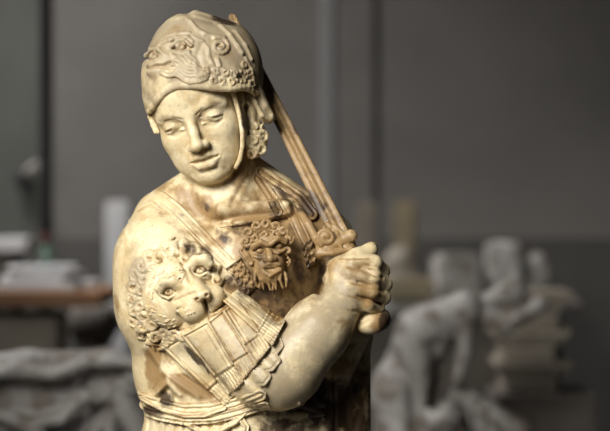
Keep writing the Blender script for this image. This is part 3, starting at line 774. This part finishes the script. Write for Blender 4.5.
struct(boxes('floor', [(((XL+XR)/2, (YB+YF)/2, -.05), (XR-XL, YB-YF, .1))], FLOORM, bev=0))
struct(boxes('ceiling', [(((XL+XR)/2, (YB+YF)/2, H+.05), (XR-XL, YB-YF, .1))], DARKM, bev=0))
px0 = at(46, 0, YB)[0]
struct(boxes('wall_back', [(((px0+XR)/2, YB+.1, H/2), (XR-px0, .2, H))], WALL, bev=0))
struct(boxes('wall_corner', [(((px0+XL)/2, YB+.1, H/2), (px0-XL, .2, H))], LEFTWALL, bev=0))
struct(boxes('wall_right', [((XR+.1, (YB+YF)/2, H/2), (.2, YB-YF, H))], DARKM, bev=0))
# left wall with its tall window opening
wy0, wy1, wz0, wz1 = -3.6, -.2, 1.2, 4.1
struct(boxes('wall_left', [((XL-.1, (YF+wy0)/2, H/2), (.2, wy0-YF, H)), ((XL-.1, (YB+wy1)/2, H/2), (.2, YB-wy1, H)),
     ((XL-.1, (wy0+wy1)/2, wz0/2), (.2, wy1-wy0, wz0)), ((XL-.1, (wy0+wy1)/2, (H+wz1)/2), (.2, wy1-wy0, H-wz1))], WALL, bev=0))
struct(boxes('window_1', [((XL-.1, wy0+.04, (wz0+wz1)/2), (.08, .08, wz1-wz0)), ((XL-.1, wy1-.04, (wz0+wz1)/2), (.08, .08, wz1-wz0)), ((XL-.1, (wy0+wy1)/2, wz0+.04), (.08, wy1-wy0, .08)), ((XL-.1, (wy0+wy1)/2, wz1-.04), (.08, wy1-wy0, .08)), ((XL-.1, (wy0+wy1)/2, (wz0+wz1)/2), (.05, .05, wz1-wz0))], STEELM, bev=0))
# pale upright strip and the shallow pilaster beside it
x0, x1, x2 = at(320, 0, YB)[0], at(333.5, 0, YB)[0], at(373, 0, YB)[0]
struct(boxes('trim_1', [(((x0+x1)/2, YB-.012, H/2), (x1-x0, .024, H))], PALEWALL, bev=.004))
struct(boxes('trim_2', [(((x1+x2)/2, YB-.008, H/2), (x2-x1, .016, H))], WALL, bev=0))

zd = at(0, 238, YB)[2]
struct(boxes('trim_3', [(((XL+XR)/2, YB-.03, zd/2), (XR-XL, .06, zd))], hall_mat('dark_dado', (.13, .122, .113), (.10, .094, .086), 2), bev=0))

# ---- left background
YT = 2.2
t = thing('steel_post', 'dark upright steel post against the grey wall behind the statue', 'post', (at(46, 0, 3.1)[0], 3.1, 0))
def tube_mesh(name, x, y, z0, z1, r, mat, parent):
    bm = bmesh.new(); r_ = bmesh.ops.create_cone(bm, cap_ends=True, segments=24, radius1=r, radius2=r, depth=z1-z0)
    for v in r_['verts']: v.co += __import__('mathutils').Vector((x, y, (z0+z1)/2))
    me = bpy.data.meshes.new(name); bm.to_mesh(me); bm.free(); me.materials.append(mat)
    for f in me.polygons: f.use_smooth = len(f.vertices) == 4
    o = bpy.data.objects.new(name, me); C.objects.link(o); o.parent = parent; o.matrix_parent_inverse = parent.matrix_world.inverted(); return o
pxx = at(46.5, 0, 3.1)[0]
tube_mesh('pole', pxx, 3.1, at(0, 232, 3.1)[2], H, .019, STEELM, t)
tube_mesh('red_band', pxx, 3.1, at(0, 245, 3.1)[2], at(0, 232, 3.1)[2], .015, REDM, t)
tube_mesh('green_base', pxx, 3.1, 0, at(0, 245, 3.1)[2], .02, GREENM, t)
v1 = at(27, 176, 3.55)
t = thing('wall_hook', 'small dark wall hook holding a pale knob, left of the steel post', 'hook', v1)
boxes('bracket', [((v1[0]-.015, 3.57, v1[2]-.01), (.05, .06, .035))], STEELM, t)
f = Field(axis(-12, 16, 1), axis(-14, 10, 1), axis(-8, 8, 1)); f.cap((-5, 3, 0), (7, -5, 0), 5, 6)
def stone(f, name, px, py, Y, mat, parent=None, k=1.0):
    V, Q = f.mesh(); c = np.array(at(px, py, Y)); s_ = (Y-CAMY)/FPX*k
    # placed with the object's own origin at its foot
    P = np.stack([V[:, 0]*s_, -V[:, 2]*s_, -V[:, 1]*s_], 1)
    o = link_mesh(name, P, Q, mat); o.location = c
    if parent:
        bpy.context.view_layer.update(); o.parent = parent; o.matrix_parent_inverse = parent.matrix_world.inverted()
    return o
stone(f, 'knob', 31, 170, 3.5, PALEM, t, .75)

# table on trestles with plaster slabs
def wpos(px, Y): return at(px, 0, Y)[0]
zt = at(0, 292, 2.1)[2]
t = thing('work_table', 'brown wooden work table heaped with white plaster slabs', 'table', (wpos(40, 2.1), 2.1, 0))
xa, xb = wpos(-60, 2.1), wpos(102, 2.1)
boxes('table_top', [(((xa+xb)/2, 2.35, zt-.018), (xb-xa, .6, .036))], WOODM, t)
for lx in (xa+.06, wpos(-34, 2.3)):
    for ly in (2.53, 2.6): boxes('leg', [((lx, ly, (zt-.036)/2), (.05, .05, zt-.036))], WOODM, t)
slabs = [(42, 289, 78, .30, .018, 0), (33, 283.5, 62, .26, .02, .1), (52, 277, 52, .22, .015, -.1), (30, 272, 40, .2, .018, .2), (62, 271.5, 30, .16, .02, .1), (92, 287, 16, .1, .03, 0)]
lab = ['lowest and widest white slab of the pile on the wooden table', 'white slab near the bottom of the pile on the wooden table', 'white slab in the middle of the pile on the wooden table', 'small white slab topping the left of the pile on the wooden table', 'small white slab topping the right of the pile on the wooden table', 'small pale block by itself on the right end of the wooden table']
zc = zt
hts = [(0, .018), (0.019, .015), (.035, .014), (.050, .012), (.050, .014), (0, .026)]
for (px, py, wpx, dp, th, rz), lb, (zo, hh_) in zip(slabs, lab, hts):
    x = wpos(px, 2.3); kpx = (2.3-CAMY)/FPX
    o = boxes('plaster_slab', [((x, 2.28, zt+zo+hh_/2), (wpx*kpx, dp, hh_))], WHITEM, rot=rz, origin=(x, 2.28, 0), bev=.004); tag(o, lb, 'slab', 'white pieces on the work table' )
# white board on a plinth far left
zb = at(0, 252, 3.0)[2]
o = boxes('stone_plinth', [((wpos(-8, 3.05), 3.05, zb/2), (.15, .3, zb))], DARKM); tag(o, 'dark plinth under a white box at the far left', 'plinth')
o = boxes('white_box', [((wpos(4, 3.0), 3.0, zb+.021), (.16, .22, .042))], WHITEM); tag(o, 'flat white box near the left edge above the table', 'box')
zb = at(0, 201, 3.2)[2]
o = boxes('upright_slab', [((wpos(118, 3.2), 3.2, zb/2), (wpos(130, 3.2)-wpos(106, 3.2), .08, zb))], WHITEM); tag(o, 'tall pale slab standing upright behind the bare shoulder', 'slab')
# block under the table
zb = at(0, 311, 2.4)[2]
o = boxes('stone_block', [((wpos(26, 2.3), 2.30, zb/2), (.19, .3, zb))], BEIGEM); tag(o, 'brownish squared stone block standing under the wooden table', 'block')
f = Field(axis(-36, 36, 1.2), axis(-32, 420, 2), axis(-30, 30, 1.5))
f.ell((0, 0, 0), (29, 24, 22)); f.cap((0, 20, 0), (0, 380, 0), 18, 24, k=8); f.cap((-16, 6, 8), (14, -10, 10), 7, 9)
for i in range(7): f.stroke([(-25+i*8, -25), (-20+i*8, 145)], 3, 2, -40)
tag(stone(f, 'stone_stump', 94, 322, 2.75, DARKM), 'rounded dark stone fragment to the right of the wooden table', 'stone')

# big carved fragment bottom left
f = Field(axis(-110, 110, 1.3), axis(-20, 150, 1.4), axis(-50, 55, 1.6))
f.cap((-90, 22, 0), (-30, 12, 5), 20, 18, k=8); f.cap((-30, 14, 5), (50, 14, 0), 18, 20, k=8); f.cap((50, 14, 0), (92, 24, -5), 20, 16, k=8)
f.ell((0, 95, -12), (95, 85, 26), k=10)
for pts, r_ in (([(-95, 42, 26), (-70, 22, 26), (-40, 14, 26), (0, 20, 28), (30, 8, 24), (80, 10, 18)], 6), ([(-80, 50, 30), (-50, 58, 32), (-20, 66, 34), (8, 60, 34), (30, 40, 32), (52, 28, 28)], 6),
              ([(-40, 62, 34), (-10, 84, 34), (10, 100, 30)], 7), ([(58, 30, 26), (60, 60, 28), (52, 95, 26)], 5), ([(-70, 26, 28), (-84, 46, 28), (-66, 56, 30)], 4), ([(20, 50, 34), (40, 70, 32), (44, 100, 30)], 5)):
    f.tube(pts, r_, k=7)
for pts in ([(-60, 34), (-20, 40), (10, 34)], [(-60, 76), (-30, 90)], [(30, 60), (20, 90)], [(68, 40), (72, 80)], [(36, 24), (64, 20)], [(-90, 60), (-70, 70), (-66, 100)]):
    f.stroke(pts, 9, 16, 0)
tag(stone(f, 'carved_fragment', 58, 355, 1.3, GREYM), 'large grey marble fragment with branching carved folds at lower left', 'sculpture')
zb = at(0, 355+150, 1.3)[2]-.05
o = boxes('pallet_block', [((wpos(58, 1.35), 1.32, (zb+.05)/2), (.34, .12, zb+.05))], DARKM)
tag(o, 'stone support under the grey carved fragment', 'block')
o.location.z = 0

# ---- right background
YS = 2.7
zsh = at(0, 299, YS)[2]
t = thing('stone_shelf', 'long low stone shelf carrying pale blocks and busts along the wall', 'shelf', (wpos(470, YS), YS, 0))
boxes('shelf_top', [(((wpos(345, YS)+wpos(577, YS))/2, YS+.12, zsh-.02), (wpos(577, YS)-wpos(345, YS), .44, .04))], PALEM, t)
boxes('shelf_front', [(((wpos(345, YS)+wpos(560, YS))/2, YS+.14, (zsh-.04)/2), (wpos(560, YS)-wpos(345, YS), .36, zsh-.04))], DARKM, t)
kS = (YS-CAMY)/FPX
def onshelf(name, pxc, wpx, ytop, ydepth, mat, label, cat, group=None, dep=None, bev=.012, rot=0):
    x = wpos(pxc, ydepth); k_ = (ydepth-CAMY)/FPX; zt_ = at(0, ytop, ydepth)[2]
    o = boxes(name, [((x, ydepth, (zsh+zt_)/2+.0005), (wpx*k_, dep or wpx*k_, zt_-zsh-.001))], mat, bev=bev, rot=rot, origin=(x, ydepth, 0))
    return tag(o, label, cat, group)
onshelf('upright_block', 367, 24, 201, 2.98, BEIGEM, 'upright grey beige block behind the fist, nearer the statue', 'block', 'upright blocks on the stone shelf')
onshelf('upright_block', 405, 24, 200, 2.98, WARMM, 'upright yellowish block, the brighter and farther from the statue', 'block', 'upright blocks on the stone shelf')
onshelf('beige_block', 409, 50, 278, 2.62, WARMM, 'low beige block on the shelf beside the fist', 'block', dep=.12)
def bustlike(name, px, pyfoot, Y, w_, h_, mat, label, cat, seed, group=None):
    rnd = random.Random(seed); f = Field(axis(-w_*.75, w_*.75, 1), axis(-h_-4, 2, 1), axis(-w_*.6, w_*.6, 1))
    f.ell((0, -h_*.28, 0), (w_*.5, h_*.30, w_*.36), k=5); f.ell((rnd.uniform(-2, 2), -h_*.66, 0), (w_*.4, h_*.34, w_*.36), k=6)
    f.cap((-w_*.3, -h_*.2, 4), (w_*.28, -h_*.5, 6), w_*.16, w_*.14, k=5)
    for i in range(5):
        a = rnd.uniform(0, 6.3); f.ell((w_*.34*cos(a), -h_*.5+h_*.32*sin(a), w_*.12), (w_*.16, w_*.14, w_*.14), k=4)
    f.box((0, -3, 0), (w_*.42, 3, w_*.34), rnd=1)
    if seed == 8: f.box((-1, -h_*.5, 0), (w_*.42, h_*.47, w_*.34), rnd=5, k=5); f.stroke([(-w_*.2, -h_*.8, 0), (w_*.1, -h_*.4, 0), (-w_*.2, -h_*.1, 0)], 4, 3, 0)
    return tag(stone(f, name, px, pyfoot, Y, mat), label, cat, group)
zfoot = 215.5+(CAMZ-zsh)/((2.8-CAMY)/FPX)
bustlike('plaster_cast', 401, zfoot, 2.8, 40, 52, BEIGEM, 'rounded grey cast in front of the yellowish upright block', 'sculpture', 3)
onshelf('pale_block', 456, 44, 253, 2.75, PALEM, 'pale squarish block between the beige cast and the busts on the shelf', 'block', rot=.2)
bustlike('weathered_bust', 504, zfoot, 2.8, 42, 57, PALEM, 'pale weathered bust, the taller of the pair on the shelf', 'sculpture', 8, 'weathered busts on the shelf')
bustlike('weathered_bust', 538, zfoot, 2.85, 30, 46, GREYM, 'grey weathered bust, the shorter and farther right of the pair', 'sculpture', 11, 'weathered busts on the shelf')
# cornice blocks stacked at the right end
def stack(name, pxa, pxb, ya, yb, Y, dep, mat, label):
    z1, z0_ = at(0, ya, Y)[2], at(0, yb, Y)[2]; a, c = wpos(pxa, Y), wpos(pxb, Y)
    h_ = z1-z0_
    o = boxes(name, [(((a+c)/2, Y+dep/2, z1-h_*.12), (c-a, dep, h_*.24)), (((a+c)/2-.004, Y+dep/2+.008, z1-h_*.34), (c-a-.03, dep-.02, h_*.22)), (((a+c)/2-.008, Y+dep/2+.012, z0_+h_*.28+.0005), (c-a-.06, dep-.04, h_*.56-.001))], mat, bev=.004)
    return tag(o, label, 'block', 'cornice blocks stacked by the shelf end')
stack('cornice_block', 500, 575, 292, 330, 2.2, .3, BEIGEM, 'weathered cornice block on top of the stack at the right')
stack('cornice_block', 496, 571, 330, 362, 2.2, .3, BEIGEM, 'weathered cornice block second from the top of the right stack')
stack('cornice_block', 498, 573, 362, 394, 2.2, .3, BEIGEM, 'weathered cornice block third from the top of the right stack')
z1 = at(0, 394, 2.2)[2]
o = boxes('base_block', [((wpos(545, 2.2), 2.34, z1/2), (.25, .36, z1-.001))], DARKM); tag(o, 'wide dark base block under the cornice stack at lower right', 'block')

# reclining marble figure lower right
f = Field(axis(-95, 100, 1.2), axis(-60, 130, 1.2), axis(-48, 52, 1.4))
f.cap((-52, 60, 0), (-30, 0, 4), 32, 27, k=12)          # back and hips
f.cap((-34, -2, 4), (10, -26, 8), 24, 18, k=12)         # shoulders
f.cap((10, -22, 10), (9, 14, 22), 10, 8, k=5)           # hanging arm
f.cap((8, 20, 22), (0, 44, 26), 8, 7, k=4)
f.cap((18, -24, 6), (50, -10, 12), 10, 9, k=6); f.cap((50, -10, 12), (82, -28, 14), 9, 8, k=5)   # outstretched arm
f.ell((84, -30, 14), (8, 7, 7), k=4)
f.cap((30, -30, 0), (48, -42, 2), 9, 9, k=5); f.ell((56, -42, 4), (16, 13, 14), k=4)               # head
f.cap((-52, 60, 0), (-46, 130, 4), 32, 34, k=10)
f.cap((-44, 100, 6), (-14, 82, 24), 20, 17, k=6); f.ell((-14, 80, 28), (20, 19, 17), k=4)     # bent knee
f.cap((-14, 86, 20), (-10, 128, 14), 15, 14, k=5)
f.cap((4, 62, 8), (62, 98, 10), 12, 15, k=4); f.cap((4, 74, 0), (56, 118, 2), 13, 16, k=5)     # drapery over the far leg
f.ell((20, 132, -6), (70, 22, 26), k=6)
for i in range(4): f.stroke([(2+i*10, 56+i*7), (8+i*12, 76+i*6), (14+i*12, 112)], 3.5, 6, 0)
for pts in ([(-64, 20), (-44, 50), (-40, 90)], [(-24, 10), (-16, 40), (-22, 70)]): f.stroke(pts, 7, 8, 0)
tag(stone(f, 'reclining_figure', 455, 334, 1.7, GREYM), 'grey marble figure bending forward with one arm stretched out, lower right', 'sculpture')
zb = at(0, 334+137, 1.7)[2]
o = boxes('support_block', [((wpos(455, 1.7), 1.72, zb/2), (.36, .14, zb))], DARKM); tag(o, 'stone support under the bending grey marble figure', 'block')

# plinth carrying the statue (below the frame)
zb = float(W((240, 501.5, 0))[2])
o = boxes('pedestal', [((-.105, .02, zb/2), (.42, .34, zb))], GREYM); tag(o, 'plain stone pedestal carrying the helmeted marble statue', 'pedestal')

# ---- camera and light
from mathutils import Vector
cam = bpy.data.cameras.new('camera'); co = bpy.data.objects.new('camera', cam); C.objects.link(co)
co.location = (0, CAMY, CAMZ); co.rotation_euler = (pi/2, 0, 0); cam.lens = 135; cam.sensor_width = 36; cam.clip_end = 60
cam.dof.use_dof = True; cam.dof.focus_distance = 3.66-.075; cam.dof.aperture_fstop = 2.6
bpy.context.scene.camera = co
w = bpy.data.worlds.new('world'); bpy.context.scene.world = w; w.use_nodes = True
w.node_tree.nodes['Background'].inputs[0].default_value = (.8, .88, 1, 1); w.node_tree.nodes['Background'].inputs[1].default_value = .03
def area(name, loc, target, sx, sy, power, col, spread=180):
    l = bpy.data.lights.new(name, 'AREA'); l.shape = 'RECTANGLE'; l.size = sx; l.size_y = sy; l.energy = power; l.color = col; l.spread = R(spread)
    o = bpy.data.objects.new(name, l); C.objects.link(o); o.location = loc
    o.rotation_euler = (Vector(target)-Vector(loc)).to_track_quat('-Z', 'Y').to_euler()
area('window_daylight', (XL+.05, -2.4, 2.5), (0, -.2, 1.4), 2.8, 2.4, 9.5, (1, .975, .93), 100)
area('added_light_rear', (XL+.05, 2.1, 2.5), (-1.2, 3.6, 1.7), 1.4, 2.2, 9, (1, .97, .945), 80)  # added light before the solid left wall, grades the back wall from left to right
area('added_top_light', (-1.5, 2.3, H-.05), (-.25, 2.6, 1.1), .8, 1.0, 36, (1, .98, .96), 68)  # added light under the closed ceiling, brightens the tops of the background stones
area('added_key_light', (-1.05, -1.95, 2.5), (-.15, 0, 1.28), 1.0, 1.0, 9.2, (1, .97, .905), 46)  # added soft key light for the statue, out of view and without a fixture
sc = bpy.context.scene; sc.view_settings.view_transform = 'Standard'; sc.view_settings.look = 'None'
sc.view_settings.exposure = 0; sc.view_settings.gamma = 1; sc.view_settings.use_curve_mapping = False
